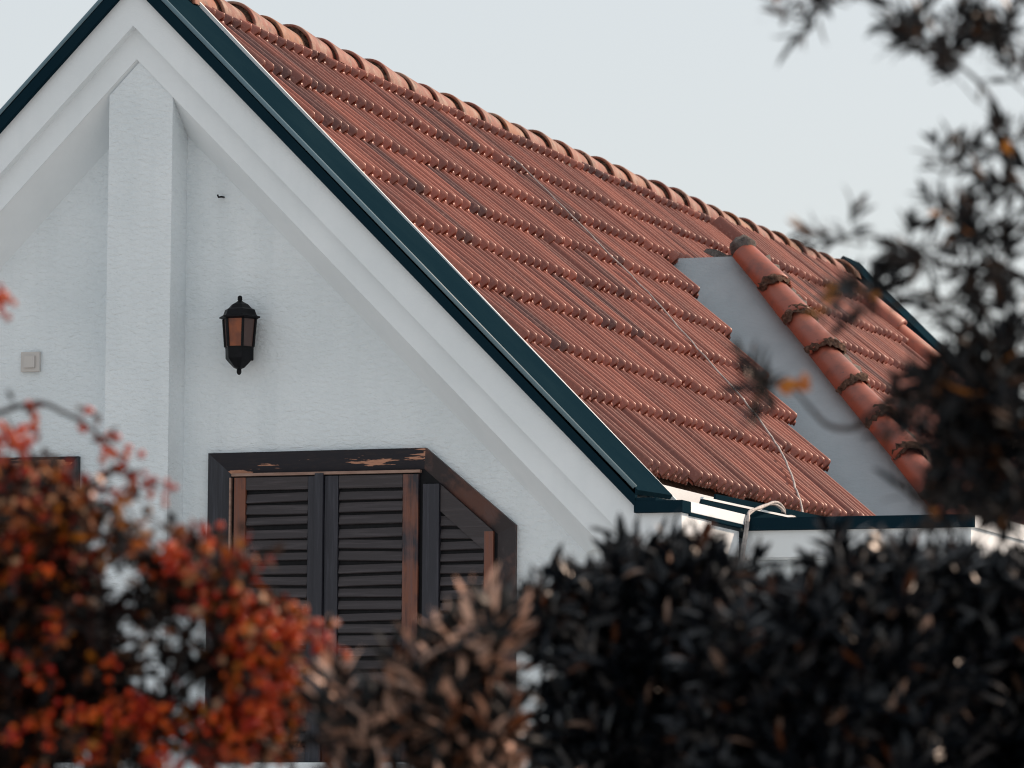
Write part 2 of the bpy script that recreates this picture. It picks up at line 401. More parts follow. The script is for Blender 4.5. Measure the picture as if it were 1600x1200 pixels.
def slope_matrix(sx, k, nx, y, L):
    # tile whose nose lies at |x| = nx; v axis runs down the slope
    u = Vector((0, 1, 0)); v = Vector((sx * S2, 0, -S2)); w = Vector((sx * S2, 0, S2))
    head = Vector((sx * nx, y, k - nx)) - v * L
    return Matrix(((u.x, v.x, w.x, head.x), (u.y, v.y, w.y, head.y), (u.z, v.z, w.z, head.z + ZA), (0, 0, 0, 1)))
NOSES = [.122, .387, .655, .918, 1.190, 1.480, 1.762, 2.035, 2.395]
tile_data = {}
def get_tile(L):
    key = round(L, 2)
    if key not in tile_data:
        V, F = tile_mesh(L); me = mesh('roof_tile', V, F); me.materials.append(M['tile'])
        me.polygons.foreach_set('use_smooth', [True] * len(me.polygons))
        tile_data[key] = me
    return tile_data[key]
def jitter(Lm):
    return Matrix.Translation((random.gauss(0, .0015), random.gauss(0, .006), abs(random.gauss(0, .003)))) @ Matrix.Rotation(random.gauss(0, .006), 4, 'X') @ Matrix.Rotation(random.gauss(0, .012), 4, 'Y') @ Matrix.Rotation(random.gauss(0, .005), 4, 'Z')
for ci, nx in enumerate(NOSES):
    prev = NOSES[ci - 1] if ci else .045
    L = (nx - prev) / S2 + .03
    y = .552; yend = (YEND - .48 if ci == 0 else 11.4) if ci < 2 else (2.28 - nx) * .96 + 4.80
    while y + TW < yend + .05:
        o = bpy.data.objects.new('roof_tile', get_tile(L)); col.objects.link(o); o.parent = roof
        j = jitter(L)
        if random.random() < .05: j = Matrix.Translation((0, random.uniform(-.02, .025), random.uniform(.004, .014))) @ j
        o.matrix_local = slope_matrix(1, KT, nx, y, L) @ j
        y += TW
# tiles out of easy sight: the far side of the ridge and the slope behind the hip, joined
far = MB(0)
def far_tile(Mx, L):
    V, F = tile_mesh(L); far.add([Mx @ Vector(v) for v in V], F)
for ci, nx in enumerate(NOSES):
    prev = NOSES[ci - 1] if ci else .045
    L = (nx - prev) / S2 + .03
    y = .552
    while y + TW < YEND - .4:
        Mx = slope_matrix(-1, KT, nx, y, L); far_tile(Mx @ jitter(L), L); y += TW
for ci, y0 in ((1, 11.42), (2, 6.40), (3, 6.55)):
    L = (NOSES[ci] - NOSES[ci - 1]) / S2 + .03; y = y0
    while y + TW < YEND - .43:
        far_tile(slope_matrix(1, KT, NOSES[ci], y, L) @ jitter(L), L); y += TW
KH = .70                                   # raised slope behind the hip
hip_noses = [1.17 + .272 * i for i in range(8)]
for ci, nx in enumerate(hip_noses):
    L = .272 / S2 + .03
    y = (KH - nx) - VY + .20
    while y + TW < 9.35:
        Mx = slope_matrix(1, KH, nx, y, L); far_tile(Mx @ jitter(L), L); y += TW
# flared lowest courses over the wing eave
for nx, dz in ((3.30, -2.33), (3.60, -2.42)):
    y = 4.9
    while y < 9.2:
        L = .40; v = Vector((.95, 0, -.31)).normalized(); w = Vector((-v.z, 0, v.x)); u = Vector((0, 1, 0))
        head = Vector((nx, y, dz + .12)) - v * L
        far_tile(Matrix(((u.x, v.x, w.x, head.x), (u.y, v.y, w.y, head.y), (u.z, v.z, w.z, head.z + ZA), (0, 0, 0, 1))) @ jitter(L), L); y += TW
fo = far.build('roof_tile_field', M['tile'], roof, True); fo['kind'] = 'stuff'
# bed under the raised slope
V = [(1.09, 6.56, KH - .03 - 1.09), (3.12, 4.53, KH - .03 - 3.12), (3.12, 9.36, KH - .03 - 3.12), (1.05, 9.36, KH - .03 - 1.05)]
V += [(v[0] - .1, v[1] + .1, v[2] - .1) for v in V]
MB().add(V, [(0, 1, 2, 3), (7, 6, 5, 4), (0, 4, 5, 1), (1, 5, 6, 2), (2, 6, 7, 3), (3, 7, 4, 0)]).build('raised_roof_bed', M['dark_mortar'], house)
MB().prism([(.62, -.55), (2.6, -2.5), (3.1, -2.46), (1.04, -.40)], 9.30, 9.38).build('cheek_wall', M['smooth'], house)
# grey rendered front slope between valley and hip
zt, zl = -.385, -2.40
V = [(.24 - zl - .25, zl - VY, zl), (KH - zl + .035, zl - VY, zl), (KH - zt + .035, zt - VY, zt), (.24 - zt - .25, zt - VY, zt)]
V += [(v[0], v[1] + .09, v[2] - .09) for v in V]
MB().add(V, [(0, 1, 2, 3), (7, 6, 5, 4), (0, 4, 5, 1), (1, 5, 6, 2), (2, 6, 7, 3), (3, 7, 4, 0)]).build('valley_panel', M['grey_render'], house)
# mortar fillet closing the head of the raised slope against the main roof
def lumpy(name, path, width, height, mat, parent, seg=5, seed=1):
    r = random.Random(seed); V, F = [], []
    for i, (p, a, b) in enumerate(path):
        for k in range(seg + 1):
            tt = math.pi * k / seg
            q = Vector(p) + Vector(a) * (math.cos(tt) * width * r.uniform(.85, 1.15)) + Vector(b) * (math.sin(tt) * height * r.uniform(.6, 1.25) - .01)
            V.append(q)
    n = seg + 1
    for i in range(len(path) - 1):
        for k in range(seg): F.append((i * n + k, i * n + k + 1, (i + 1) * n + k + 1, (i + 1) * n + k))
    F.append(tuple(range(n))); F.append(tuple(range((len(path) - 1) * n + n - 1, (len(path) - 1) * n - 1, -1)))
    return MB().add(V, F).build(name, mat, parent, True)
fill = []
for i in range(27):
    y = 6.62 + i * .1
    fill.append(((.97, y, -.42), (.8 * 1, 0, -.45), (.5, 0, .8)))
lumpy('mortar_fillet', fill, .20, .07, M['mortar'], roof, 7, 3)

# half-barrel tiles
def barrel(r0, r1, L, th=.014, seg=22, spread=math.pi * .98):
    V, F = [], []
    st = [(0, r0), (L * .35, r0 + (r1 - r0) * .35), (L - .02, r1 - .001), (L, r1 - .004)]
    n = seg + 1
    for v, r in st:
        for k in range(n):
            a = (math.pi - spread) / 2 + spread * k / seg
            V.append((math.cos(a) * r, v, math.sin(a) * r))
    for v, r in ((L, r1 - th - .003), (L - .10, r1 - th - .003)):
        for k in range(n):
            a = (math.pi - spread) / 2 + spread * k / seg
            V.append((math.cos(a) * r, v, math.sin(a) * r))
    for j in range(5):
        for k in range(seg): F.append((j * n + k, j * n + k + 1, (j + 1) * n + k + 1, (j + 1) * n + k))
    return V, F
# ridge: wide mouths face the gable front, each lapping over the tile behind it
V, F = barrel(.112, .148, .42)
rme = mesh('ridge_tile', V, F); rme.materials.append(M['ridge']); rme.polygons.foreach_set('use_smooth', [True] * len(F))
# mortar plug in the mouth
def plug(r, d, seed, seg=14):
    rr = random.Random(seed); V = [(0, 0, 0)]; F = []
    for k in range(seg + 1):
        a = math.pi * k / seg; q = r * rr.uniform(.93, 1.06)
        V.append((math.cos(a) * q, -d * rr.uniform(.2, 1), math.sin(a) * q))
        V.append((math.cos(a) * q * .98, .06, math.sin(a) * q * .98))
    V[0] = (0, -d * .4, r * .4)
    for k in range(seg):
        i = 1 + 2 * k
        F.append((0, i, i + 2)); F.append((i, i + 1, i + 3, i + 2))
    return V, F
RP = .381; y = YEND - .25; i = 0
while y > .45:
    o = bpy.data.objects.new('ridge_tile', rme); col.objects.link(o); o.parent = roof
    base = Matrix(((1, 0, 0, 0), (0, -1, 0, y), (0, 0, 1, .172 + ZA), (0, 0, 0, 1)))
    base = base @ Matrix.Translation((random.gauss(0, .004), 0, random.gauss(0, .004))) @ Matrix.Rotation(random.gauss(-.012, .012), 4, 'X') @ Matrix.Rotation(random.gauss(0, .03), 4, 'Y')
    o.matrix_local = base
    V, F = plug(.137, .022, i)
    m = MB(0).add([base @ Vector((v[0], .41 + v[1] * -1 - .01, v[2])) for v in V], F).build('mortar_joint', M['dark_mortar'], roof, True)
    y -= RP; i += 1
# mortar bed along both feet of the ridge
for sx in (-1, 1):
    path = [((sx * .115, .56 + k * .09, KT - .105), (sx * .7, 0, -.7), (sx * .7, 0, .7)) for k in range(int((YEND - .9) / .09))]
    lumpy('ridge_mortar', path, .035, .05, M['mortar'], roof, 4, 20 + sx)
# hip: seven barrel tiles on mortar
V, F = barrel(.088, .108, .43)
hme = mesh('hip_tile', V, F); hme.materials.append(M['barrel']); hme.polygons.foreach_set('use_smooth', [True] * len(F))
hd = Vector((1, -1, -1)).normalized()       # down the hip
hw = Vector((.42, -.42, .84)); hw = (hw - hd * hw.dot(hd)).normalized(); hu = hd.cross(hw)
h0 = Vector((1.10, 6.47, -.42)); hl = (Vector((3.10, 4.47, -2.42)) - h0).length
nh = 9; pitch = hl / nh
hip_mortar = []
for i in range(nh):
    p = h0 + hd * (pitch * i) + hw * .022
    Mx = Matrix(((hu.x, hd.x, hw.x, p.x), (hu.y, hd.y, hw.y, p.y), (hu.z, hd.z, hw.z, p.z + ZA), (0, 0, 0, 1)))
    Mx = Mx @ Matrix.Rotation(random.gauss(.045, .01), 4, 'X') @ Matrix.Rotation(random.gauss(0, .04), 4, 'Y') @ Matrix.Rotation(random.gauss(0, .012), 4, 'Z')
    o = bpy.data.objects.new('hip_tile', hme); col.objects.link(o); o.parent = roof; o.matrix_local = Mx
    # mortar collar squeezed out under the mouth
    rr = random.Random(50 + i); Vc, Fc = [], []; seg = 18
    for a_i in range(seg + 1):
        a = math.pi * a_i / seg
        for (vv, rad) in ((pitch + .005, .100), (pitch + .030, .112), (pitch + .052, .108), (pitch + .075, .090)):
            q = rad * rr.uniform(.88, 1.10) * (1 + .06 * math.sin(a * 2.3 + i))
            Vc.append(Mx @ Vector((math.cos(a) * q, vv + rr.uniform(-.016, .016) + .018 * math.sin(a * 1.7 + i * 2.1), math.sin(a) * q)))
    for a_i in range(seg):
        for k in range(3): Fc.append((a_i * 4 + k, a_i * 4 + k + 1, a_i * 4 + k + 5, a_i * 4 + k + 4))
    MB(0).add(Vc, Fc).build('mortar_joint', M['dark_mortar'], roof, True)
# lump of mortar at the hip head and bed along its right foot
bm = bmesh.new(); bmesh.ops.create_icosphere(bm, subdivisions=3, radius=1)
rr = random.Random(5)
for v in bm.verts:
    v.co = Vector((v.co.x * .075, v.co.y * .08, v.co.z * .07)) * rr.uniform(.86, 1.14) + H(*(h0 - hd * .06 + hw * .06))
me = bpy.data.meshes.new('mortar_lump'); bm.to_mesh(me); bm.free(); link('mortar_lump', me, M['mortar'], roof, True)
path = [(tuple(h0 + hd * (.07 * k) - hu * .0 + Vector((.07, .09, -.0))), tuple(Vector((0, .95, 0))), tuple(Vector((.7, 0, .7)))) for k in range(int(hl / .07))]
lumpy('hip_mortar', path, .10, .075, M['mortar'], roof, 5, 33)
# shorter second run of barrel tiles further along the raised slope
q0, q1 = Vector((1.08, 8.75, KH - 1.08 + .05)), Vector((1.78, 8.85, KH - 1.78 + .05))
qd = (q1 - q0).normalized(); qw = Vector((.707, 0, .707)); qw = (qw - qd * qw.dot(qd)).normalized(); qu = qd.cross(qw)
for i in range(7):
    p = q0 + qd * (.33 * i)
    Mx = Matrix(((qu.x, qd.x, qw.x, p.x), (qu.y, qd.y, qw.y, p.y), (qu.z, qd.z, qw.z, p.z + ZA), (0, 0, 0, 1))) @ Matrix.Rotation(.04, 4, 'X')
    o = bpy.data.objects.new('hip_tile', hme); col.objects.link(o); o.parent = roof; o.matrix_local = Mx

# far verge capping
for sx in (-1, 1):
    V = [(0, YEND - .42, .36), (sx * 2.6, YEND - .42, .36 - 2.6), (sx * 2.6, YEND, .36 - 2.6), (0, YEND, .36)]
    V += [(v[0] - sx * .0, v[1], v[2] - .26) for v in V]
    MB().add(V, [(0, 1, 2, 3), (7, 6, 5, 4), (0, 4, 5, 1), (1, 5, 6, 2), (2, 6, 7, 3), (3, 7, 4, 0)]).build('verge_capping', M['teal'], house)

# ------------------------------------------------------------------ eaves, gutters and the side wing
MB().box(2.38, 2.43, .47, 4.7, -2.42, -2.20).build('eave_fascia', M['smooth'], house)
# gutter: bright outer face over a dark drip, dark trough lined up the fascia
MB().box(2.758, 2.788, .101, .964, -2.386, -2.336).build('gutter_face', M['smooth'], house, bevel=.003)
MB().box(2.745, 2.784, .101, .964, -2.402, -2.3865).build('gutter_drip', M['teal'], house)
MB().box(2.44, 2.757, .47, 4.6, -2.415, -2.398).build('gutter_floor', M['zinc'], house)
MB().hull([(2.690, .44, -2.397), (2.70, .44, -2.397), (2.70, .56, -2.290), (2.690, .56, -2.290)], [(2.690, 4.4, -2.397), (2.70, 4.4, -2.397), (2.70, 4.4, -2.258), (2.690, 4.4, -2.258)]).build('gutter_lining', M['teal'], house)
MB().hull([(2.688, .56, -2.290), (2.703, .56, -2.290), (2.703, .57, -2.279), (2.688, .57, -2.279)], [(2.688, 4.4, -2.2575), (2.703, 4.4, -2.2575), (2.703, 4.4, -2.249), (2.688, 4.4, -2.249)]).build('gutter_lip', M['smooth'], house)
MB().hull([(2.590, 1.0, -2.397), (2.60, 1.0, -2.397), (2.60, 1.10, -2.225), (2.590, 1.10, -2.225)], [(2.590, 4.4, -2.397), (2.60, 4.4, -2.397), (2.60, 4.4, -2.185), (2.590, 4.4, -2.185)]).build('eave_flashing', M['teal'], house)
MB().box(2.4305, 2.438, .60, .606, -2.40, -2.21).build('fascia_joint', M['dark_mortar'], house)
MB().box(2.53, 2.756, .462, .964, EZ + .002, -2.416).build('eave_side_band', M['smooth'], house)
# wing
WX0, WX1, WY0, WY1 = 2.66, 3.90, .975, 9.6
MB().box(2.662, 3.80, WY0 + .09, WY1, zb, -2.55).build('wing_wall', M['plaster'], house)
MB().box(2.78, WX1 - .015, WY0 + .012, WY1, -2.54, -2.413).build('wing_cornice', M['smooth'], house)
MB().box(2.78, WX1 - .05, WY0 + .045, WY1, -2.549, -2.5401).build('wing_cornice_bed', M['smooth'], house)
MB().box(2.79, WX1 - .03, WY0 + .04, WY1, -2.412, -2.375).build('wing_roof_slab', M['zinc'], house)
MB().box(2.772, WX1, WY0 - .01, WY0 + .035, -2.412, -2.352).build('wing_drip_strip', M['teal'], house, bevel=.003)
MB().box(WX1 - .03, WX1 - .002, WY0 + .036, WY1, -2.412, -2.335).build('wing_gutter_face', M['smooth'], house, bevel=.003)

# ------------------------------------------------------------------ shuttered windows
def wx(px): return .33 + (px - 330) / 305.3
def wz(py): return -2.055 - (py - 710) / 325.5
ZS = wz(1190)
def sweep_frame(parent, outer, inner, y_out, y_in, mats, names):
    for i in range(len(outer) - 1):
        a, b, c, d = outer[i], outer[i + 1], inner[i + 1], inner[i]
        Fp = [(a[0], y_out, a[1]), (b[0], y_out, b[1]), (c[0], y_in, c[1]), (d[0], y_in, d[1])]
        Bp_ = [(p[0], YW + .06, p[2]) for p in Fp]
        MB().hull(Fp, Bp_).build(names[i], mats[i], parent)
def shutter_window(label, flip=None):
    w = empty('shuttered_window'); w.parent = house
    fx = (lambda x: x) if flip is None else (lambda x: flip - x)
    def bx(name, mat, x0, x1, y0, y1, z0, z1, bev=.0025):
        a, b = sorted((fx(x0), fx(x1))); return MB().box(a, b, y0, y1, z0, z1).build(name, mat, w, bevel=bev)
    O = [(wx(329), ZS), (wx(329), wz(709)), (wx(668), wz(708)), (wx(806), wz(829)), (wx(806), ZS)]
    I = [(wx(362), ZS), (wx(362), wz(741)), (wx(664), wz(740)), (wx(777), wz(842)), (wx(777), ZS)]
    O = [(fx(x), z) for x, z in O]; I = [(fx(x), z) for x, z in I]
    sweep_frame(w, O, I, YW - .028, YW - .006, [M['frame'], M['lintel'], M['frame_brown'], M['frame_brown']], ['frame_jamb', 'lintel', 'frame_rake', 'frame_jamb'])
    # dark backing inside the opening
    P = [(wx(362), ZS), (wx(777), ZS), (wx(777), wz(842)), (wx(664), wz(740)), (wx(362), wz(741))]
    P = [(fx(x), z) for x, z in P]
    MB().prism(P, YW - .0035, YW - .0015).build('backing_board', M['iron'], w)
    yA, yB = YW - .024, YW - .004
    bx('top_bead', M['bead'], wx(366), wx(660), yA - .006, yB, wz(746), wz(741.5), .001)
    bx('side_bead', M['bead'], wx(362.5), wx(365), yA - .003, yB, ZS, wz(748), 0)
    bx('leaf_stile', M['stile'], wx(370), wx(388), yA, yB, ZS, wz(748))
    bx('leaf_stile', M['stile_dark'], wx(486), wx(497), yA, yB, ZS, wz(748))
    bx('astragal', M['stile_dark'], wx(498), wx(511), yA - .016, yB, ZS, wz(744))
    bx('leaf_stile', M['stile_dark'], wx(512), wx(533), yA, yB, ZS, wz(748))
    bx('leaf_stile', M['stile'], wx(633), wx(657), yA, yB, ZS, wz(748))
    bx('mullion', M['stile_dark'], wx(665), wx(690), yA - .010, yB, ZS, wz(748 + 16))
    bx('leaf_stile', M['stile'], wx(758), wx(772), yA, yB, ZS, wz(838))
    for x0, x1 in ((388.5, 485.5), (533.5, 632.5)):
        bx('leaf_rail', M['slat'], wx(x0), wx(x1), yA + .002, yB, wz(768), wz(748))
        bx('leaf_rail', M['slat'], wx(x0), wx(x1), yA + .002, yB, ZS, ZS + .07)
    # raking rail of the cut-off leaf
    Fp = [(wx(691), wz(765)), (wx(691), wz(806)), (wx(757), wz(866)), (wx(771), wz(837))]
    Fp = [(fx(x), z) for x, z in Fp]
    MB().hull([(x, yA + .001, z) for x, z in Fp], [(x, yB, z) for x, z in Fp]).build('leaf_rail', M['slat'], w)
    # louvre slats, tilted, a little uneven
    def slat(x0, x1, zc):
        r = random.uniform
        a, b = sorted((fx(wx(x0)), fx(wx(x1))))
        dz0, dz1 = r(-.005, .005), r(-.005, .005); hh = .0185 + r(-.003, .002); t = r(.8, 1.15)
        Fp, Bk = [], []
        for x, dz in ((a, dz0), (b, dz1)):
            Fp += [(x, yA + .003, zc - hh + dz), (x, yA + .009, zc - hh - .004 + dz), (x, yB - .001, zc + hh * t + dz), (x, yB - .006, zc + hh * t + .004 + dz)]
        MB().hull(Fp[:4], Fp[4:]).build('slat', M['slat'], w)
    n = 0; py = 780
    while py < 1165:
        slat(389, 485, wz(py)); slat(534, 632, wz(py + random.uniform(-1, 1)))
        if py > 800:
            right = 757 if py > 855 else 691 + (py - 784) * 1.0
            if right > 722: slat(691, right, wz(py + 5))
        py += 18.6
    sill = bx('window_sill', M['smooth'], wx(318), wx(818), YW - .10, YW + .02, ZS - .055, ZS - .001, .004)
    if label: w['label'] = label
    return w
shutter_window('dark louvred shutters with peeling lintel and a cut-off upper corner')
shutter_window('dark louvred shutters half hidden behind the berry shrub', flip=.33 - .358)

# ------------------------------------------------------------------ small things on the wall
lant = empty('wall_lantern', H(.515, YW, -1.50)); tag(lant, 'black iron wall lantern with an orange glow painted on one pane on the white gable', 'lantern')
LX, LY, LZ = .513, YW - .105, -1.307
def zz(v): return LZ - (v - 178) * .000436
def ring(half, z, n=6, rot=R(4)):
    return [(LX + math.cos(rot + 2 * math.pi * k / n) * half, LY + math.sin(rot + 2 * math.pi * k / n) * half, z) for k in range(n)]
def loft(name, prof, mat, n=6, smooth=False):
    V, F = [], []
    for h, z in prof: V += ring(h, z, n)
    for j in range(len(prof) - 1):
        for k in range(n): F.append((j * n + k, j * n + (k + 1) % n, (j + 1) * n + (k + 1) % n, (j + 1) * n + k))
    F.append(tuple(range(n))); F.append(tuple((len(prof) - 1) * n + k for k in range(n)))
    o = MB(0).add([Vector(v) - Vector((.515, YW, -1.50)) for v in V], F).build(name, mat, lant, smooth); return o
u = .000436
loft('finial', [(12 * u, zz(178)), (26 * u, zz(190)), (28 * u, zz(225)), (20 * u, zz(236)), (34 * u, zz(242)), (20 * u, zz(250))], M['iron'], 10, True)
loft('cap', [(36 * u, zz(245)), (95 * u, zz(275)), (135 * u, zz(318)), (172 * u, zz(335)), (190 * u, zz(385)), (205 * u, zz(405)), (236 * u, zz(412)), (236 * u, zz(426)), (190 * u, zz(440))], M['iron'])
loft('lower_rim', [(158 * u, zz(742)), (168 * u, zz(745)), (162 * u, zz(765)), (158 * u, zz(870)), (120 * u, zz(915)), (62 * u, zz(972)), (30 * u, zz(985))], M['iron'])
loft('finial', [(26 * u, zz(980)), (28 * u, zz(1020)), (20 * u, zz(1040)), (8 * u, zz(1050))], M['iron'], 10, True)
t0, t1 = ring(186 * u, zz(440)), ring(160 * u, zz(744))
off = Vector((.515, YW, -1.50))
for k in range(6):
    a, b = Vector(t0[k]) - off, Vector(t1[k]) - off
    MB(0).tube([a, b], 17 * u, 6).build('rib', M['iron'], lant)
    k2 = (k + 1) % 6
    c, d = Vector(t0[k2]) - off, Vector(t1[k2]) - off
    cen = Vector((LX, LY, 0)) - off; cen.z = 0
    def inw(p): return Vector((cen.x + (p.x - cen.x) * .93, cen.y + (p.y - cen.y) * .93, p.z))
    q = [inw(a), inw(b), inw(d), inw(c)]
    nrm = (q[1] - q[0]).cross(q[3] - q[0]).normalized() * .003
    MB(0).hull([v + nrm for v in q], [v - nrm for v in q]).build('pane', M['painted_glow'] if k == 4 else M['smoke'], lant)  # only one front pane carries the painted glow
MB(0).box(-.062, .030, -.016, -.001, -.11, .12).build('back_plate', M['iron'], lant, bevel=.004)
MB(0).tube([(0, -.012, .10), (0, -.05, .12), (-.002, -.10, .10)], .012, 8).build('bracket', M['iron'], lant, True)
loft('bulb', [(20 * u, zz(735)), (40 * u, zz(700)), (66 * u, zz(620)), (50 * u, zz(550)), (15 * u, zz(520))], M['plastic'], 10, True)

sw = empty('wall_switch', H(-.622, YW, -1.585)); tag(sw, 'small square white switch on the white wall left of the pilaster', 'switch')
MB(0).box(-.050, .050, -.022, -.001, -.049, .049).build('plate', M['plastic'], sw, bevel=.004)
MB(0).box(-.030, .028, -.032, -.0225, -.030, .030).build('button', M['plastic'], sw, bevel=.002)
hk = MB().tube([(.379, YW + .002, -.814), (.379, YW - .03, -.816), (.366, YW - .036, -.818), (.361, YW - .036, -.806)], .005, 6).build('wall_hook', M['iron'], None, True)
tag(hk, 'tiny dark hook on the white wall high beside the pilaster', 'hook')

# cable over the roof and the loop at the eave
def smoothpath(P, n=8):
    P = [Vector(p) for p in P]; out = []
    for i in range(len(P) - 1):
        p0, p1, p2, p3 = P[max(i - 1, 0)], P[i], P[i + 1], P[min(i + 2, len(P) - 1)]
        for k in range(n):
            t = k / n
            out.append(.5 * ((2 * p1) + (p2 - p0) * t + (2 * p0 - 5 * p1 + 4 * p2 - p3) * t * t + (3 * p1 - p0 - 3 * p2 + p3) * t ** 3))
    out.append(P[-1]); return out
def onroof(x, y, h=.105): return (x, y, KT + h * 1.41 - x)
cp = [onroof(.36, 4.30, .02), onroof(.41, 4.30, .09)] + [onroof(x, y) for x, y in ((.73, 4.25), (1.17, 4.28), (1.51, 4.14), (1.85, 4.0), (2.14, 3.69), (2.37, 3.2))]
cp += [(2.50, 2.9, -2.20), (2.66, 2.1, -2.26)]
pts = smoothpath(cp, 8)
pts = [p + Vector((random.gauss(0, .002), random.gauss(0, .004), random.gauss(0, .002))) for p in pts]
cable = MB().tube(pts, [.0035 + .004 * i / (len(pts) - 1) for i in range(len(pts))], 6).build('roof_cable', M['cable'], None, True)
tag(cable, 'thin pale cable lying down the red tiled roof to the eave', 'cable')
loop = MB()
for s, dz in ((0, 0), (.03, .012)):
    lp = [(2.56, 2.25 + s, -2.25 + dz), (2.66, 2.05, -2.25 + dz), (2.74, 1.6 + s, -2.24 + dz), (2.775, 1.22 + s, -2.285), (2.79, 1.02, -2.33 + dz), (2.795 + s * .4, .95, -2.36), (2.79 + s * .3, .945, -2.43), (2.775 + s * .3, .94, -2.55), (2.77, .94, -2.8), (2.775, .945, -3.3), (2.77, .95, -3.9)]
    loop.tube(smoothpath(lp, 6), .0075, 6)
lo = loop.build('eave_cable', M['cable'], None, True); tag(lo, 'doubled pale cable looped over the gutter and hanging at the wing corner', 'cable')

# ------------------------------------------------------------------ plants
def leaf_arrays(P, D, N, L, W):
    """P base, D direction, N normal, L, W arrays -> vertices (n,6,3)"""
    S = np.cross(D, N); S /= np.linalg.norm(S, axis=1, keepdims=True) + 1e-9
    N2 = np.cross(S, D)
    l, w = L[:, None], W[:, None]
    v = np.empty((len(P), 6, 3), np.float32)
    v[:, 0] = P
    v[:, 1] = P + D * l * .33 + S * w * .5 + N2 * l * .03; v[:, 2] = P + D * l * .33 - S * w * .5 + N2 * l * .03
    v[:, 3] = P + D * l * .70 + S * w * .40; v[:, 4] = P + D * l * .70 - S * w * .40
    v[:, 5] = P + D * l - N2 * l * .10
    return v
def leaf_mesh(name, v):
    n = len(v); me = bpy.data.meshes.new(name)
    me.vertices.add(n * 6); me.vertices.foreach_set('co', v.reshape(-1))
    b = (np.arange(n) * 6)[:, None]
    loops = (b + np.array([0, 1, 2, 2, 1, 3, 4, 4, 3, 5])).reshape(-1)
    me.loops.add(len(loops)); me.loops.foreach_set('vertex_index', loops.astype(np.int32))
    tot = np.tile(np.array([3, 4, 3]), n); start = np.concatenate(([0], np.cumsum(tot)[:-1]))
    me.polygons.add(n * 3); me.polygons.foreach_set('loop_start', start.astype(np.int32))
    try: me.polygons.foreach_set('loop_total', tot.astype(np.int32))
    except Exception: pass
    me.update(calc_edges=True); return me
def unit(a): return a / (np.linalg.norm(a, axis=-1, keepdims=True) + 1e-9)
def shoots(base, direc, nleaf, slen, L, W, spread=(.5, 1.1), jl=.25):
    """leafy shoots: leaves set round each stem by the golden angle"""
    n = len(base); ph = rng.uniform(0, 6.28, n)
    a = unit(np.cross(direc, rng.normal(size=(n, 3)))); b = np.cross(direc, a)
    Ps, Ds, Ns, Ls, Ws = [], [], [], [], []
    for k in range(nleaf):
        f = (k + .5) / nleaf
        ang = ph + k * 2.4 + rng.normal(0, .25, n)
        out = a * np.cos(ang)[:, None] + b * np.sin(ang)[:, None]
        sp = spread[1] + (spread[0] - spread[1]) * f + rng.normal(0, .18, n)
        D = unit(direc * np.cos(sp)[:, None] + out * np.sin(sp)[:, None] + rng.normal(0, .08, (n, 3)))
        N = unit(direc * np.sin(sp)[:, None] - out * np.cos(sp)[:, None] + rng.normal(0, .35, (n, 3)))
        Ps.append(base + direc * (slen * f)[:, None]); Ds.append(D); Ns.append(N)
        Ls.append(L * rng.uniform(1 - jl, 1 + jl, n)); Ws.append(W * rng.uniform(.8, 1.2, n))
    return [np.concatenate(x) for x in (Ps, Ds, Ns, Ls, Ws)]
def atn(px, py, d):
    q = np.stack([(px - 800) / FPX, (py - 600) / FPX, np.ones_like(px)], -1) * d[:, None]
    return q @ np.array(ROT).T + np.array(CAMPOS)
def sample(ells, dist, depth):
    """random points in soft ellipsoids: (cx, cy, rx, ry, n) in the frame's angular units"""
    out = []
    for e in ells:
        ex, ey, rx, ry, n = e[:5]; dd = e[5] if len(e) > 5 else 0
        u_ = unit(rng.normal(size=(n, 3))) * (rng.uniform(0, 1, n) ** .4)[:, None]
        out.append(atn(ex + u_[:, 0] * rx, ey + u_[:, 1] * ry, dist + dd + u_[:, 2] * depth))
    return np.concatenate(out)
RT = np.array(ROT)
def cam_dir(x, y, z):                       # x right, y down, z away -> world
    return RT @ np.array([x, y, z], float)
def twigs(mb, limbs, pts, r=.0022, share=1.0):
    """a thin curved twig from the nearest limb to each shoot"""
    L = np.array([p for l in limbs for p in l])
    for p in pts:
        if random.random() > share: continue
        d = np.linalg.norm(L - p, axis=1); q = L[np.argmin(d + rng.uniform(0, .05, len(d)))]
        if np.linalg.norm(q - p) > .9: continue
        m = (p + q) / 2 + rng.normal(0, .02, 3) + np.array([0, 0, -.02])
        mb.tube([tuple(q), tuple(m), tuple(p)], [r * 2.0, r * 1.4, r], 4)
def limb_path(P, d):
    return [np.array(v) for v in smoothpath([at(x, y, dd) for (x, y, dd) in [(q[0], q[1], d + (q[2] if len(q) > 2 else 0)) for q in P]], 7)]
def taper(mb, pts, r0, r1):
    n = len(pts); mb.tube([tuple(p) for p in pts], [r0 + (r1 - r0) * i / (n - 1) for i in range(n)], 6)
def single_leaf(L, W):
    v = leaf_arrays(np.zeros((1, 3)), np.array([[0, 1., 0]]), np.array([[0, 0, 1.]]), np.array([L]), np.array([W]))
    return leaf_mesh('leaf', v)
def leaf_parts(parent, arr, idx, me):
    P, D, N, L, W = arr
    S = unit(np.cross(D, N)); N2 = np.cross(S, D)
    for i in idx:
        o = bpy.data.objects.new('leaf', me); col.objects.link(o); o.parent = parent
        k = L[i]
        o.matrix_world = Matrix(((S[i, 0] * W[i], D[i, 0] * k, N2[i, 0] * k, P[i, 0]), (S[i, 1] * W[i], D[i, 1] * k, N2[i, 1] * k, P[i, 1]), (S[i, 2] * W[i], D[i, 2] * k, N2[i, 2] * k, P[i, 2]), (0, 0, 0, 1)))
def ground_y(d): return 600 + FPX * 1.0       # unused guard

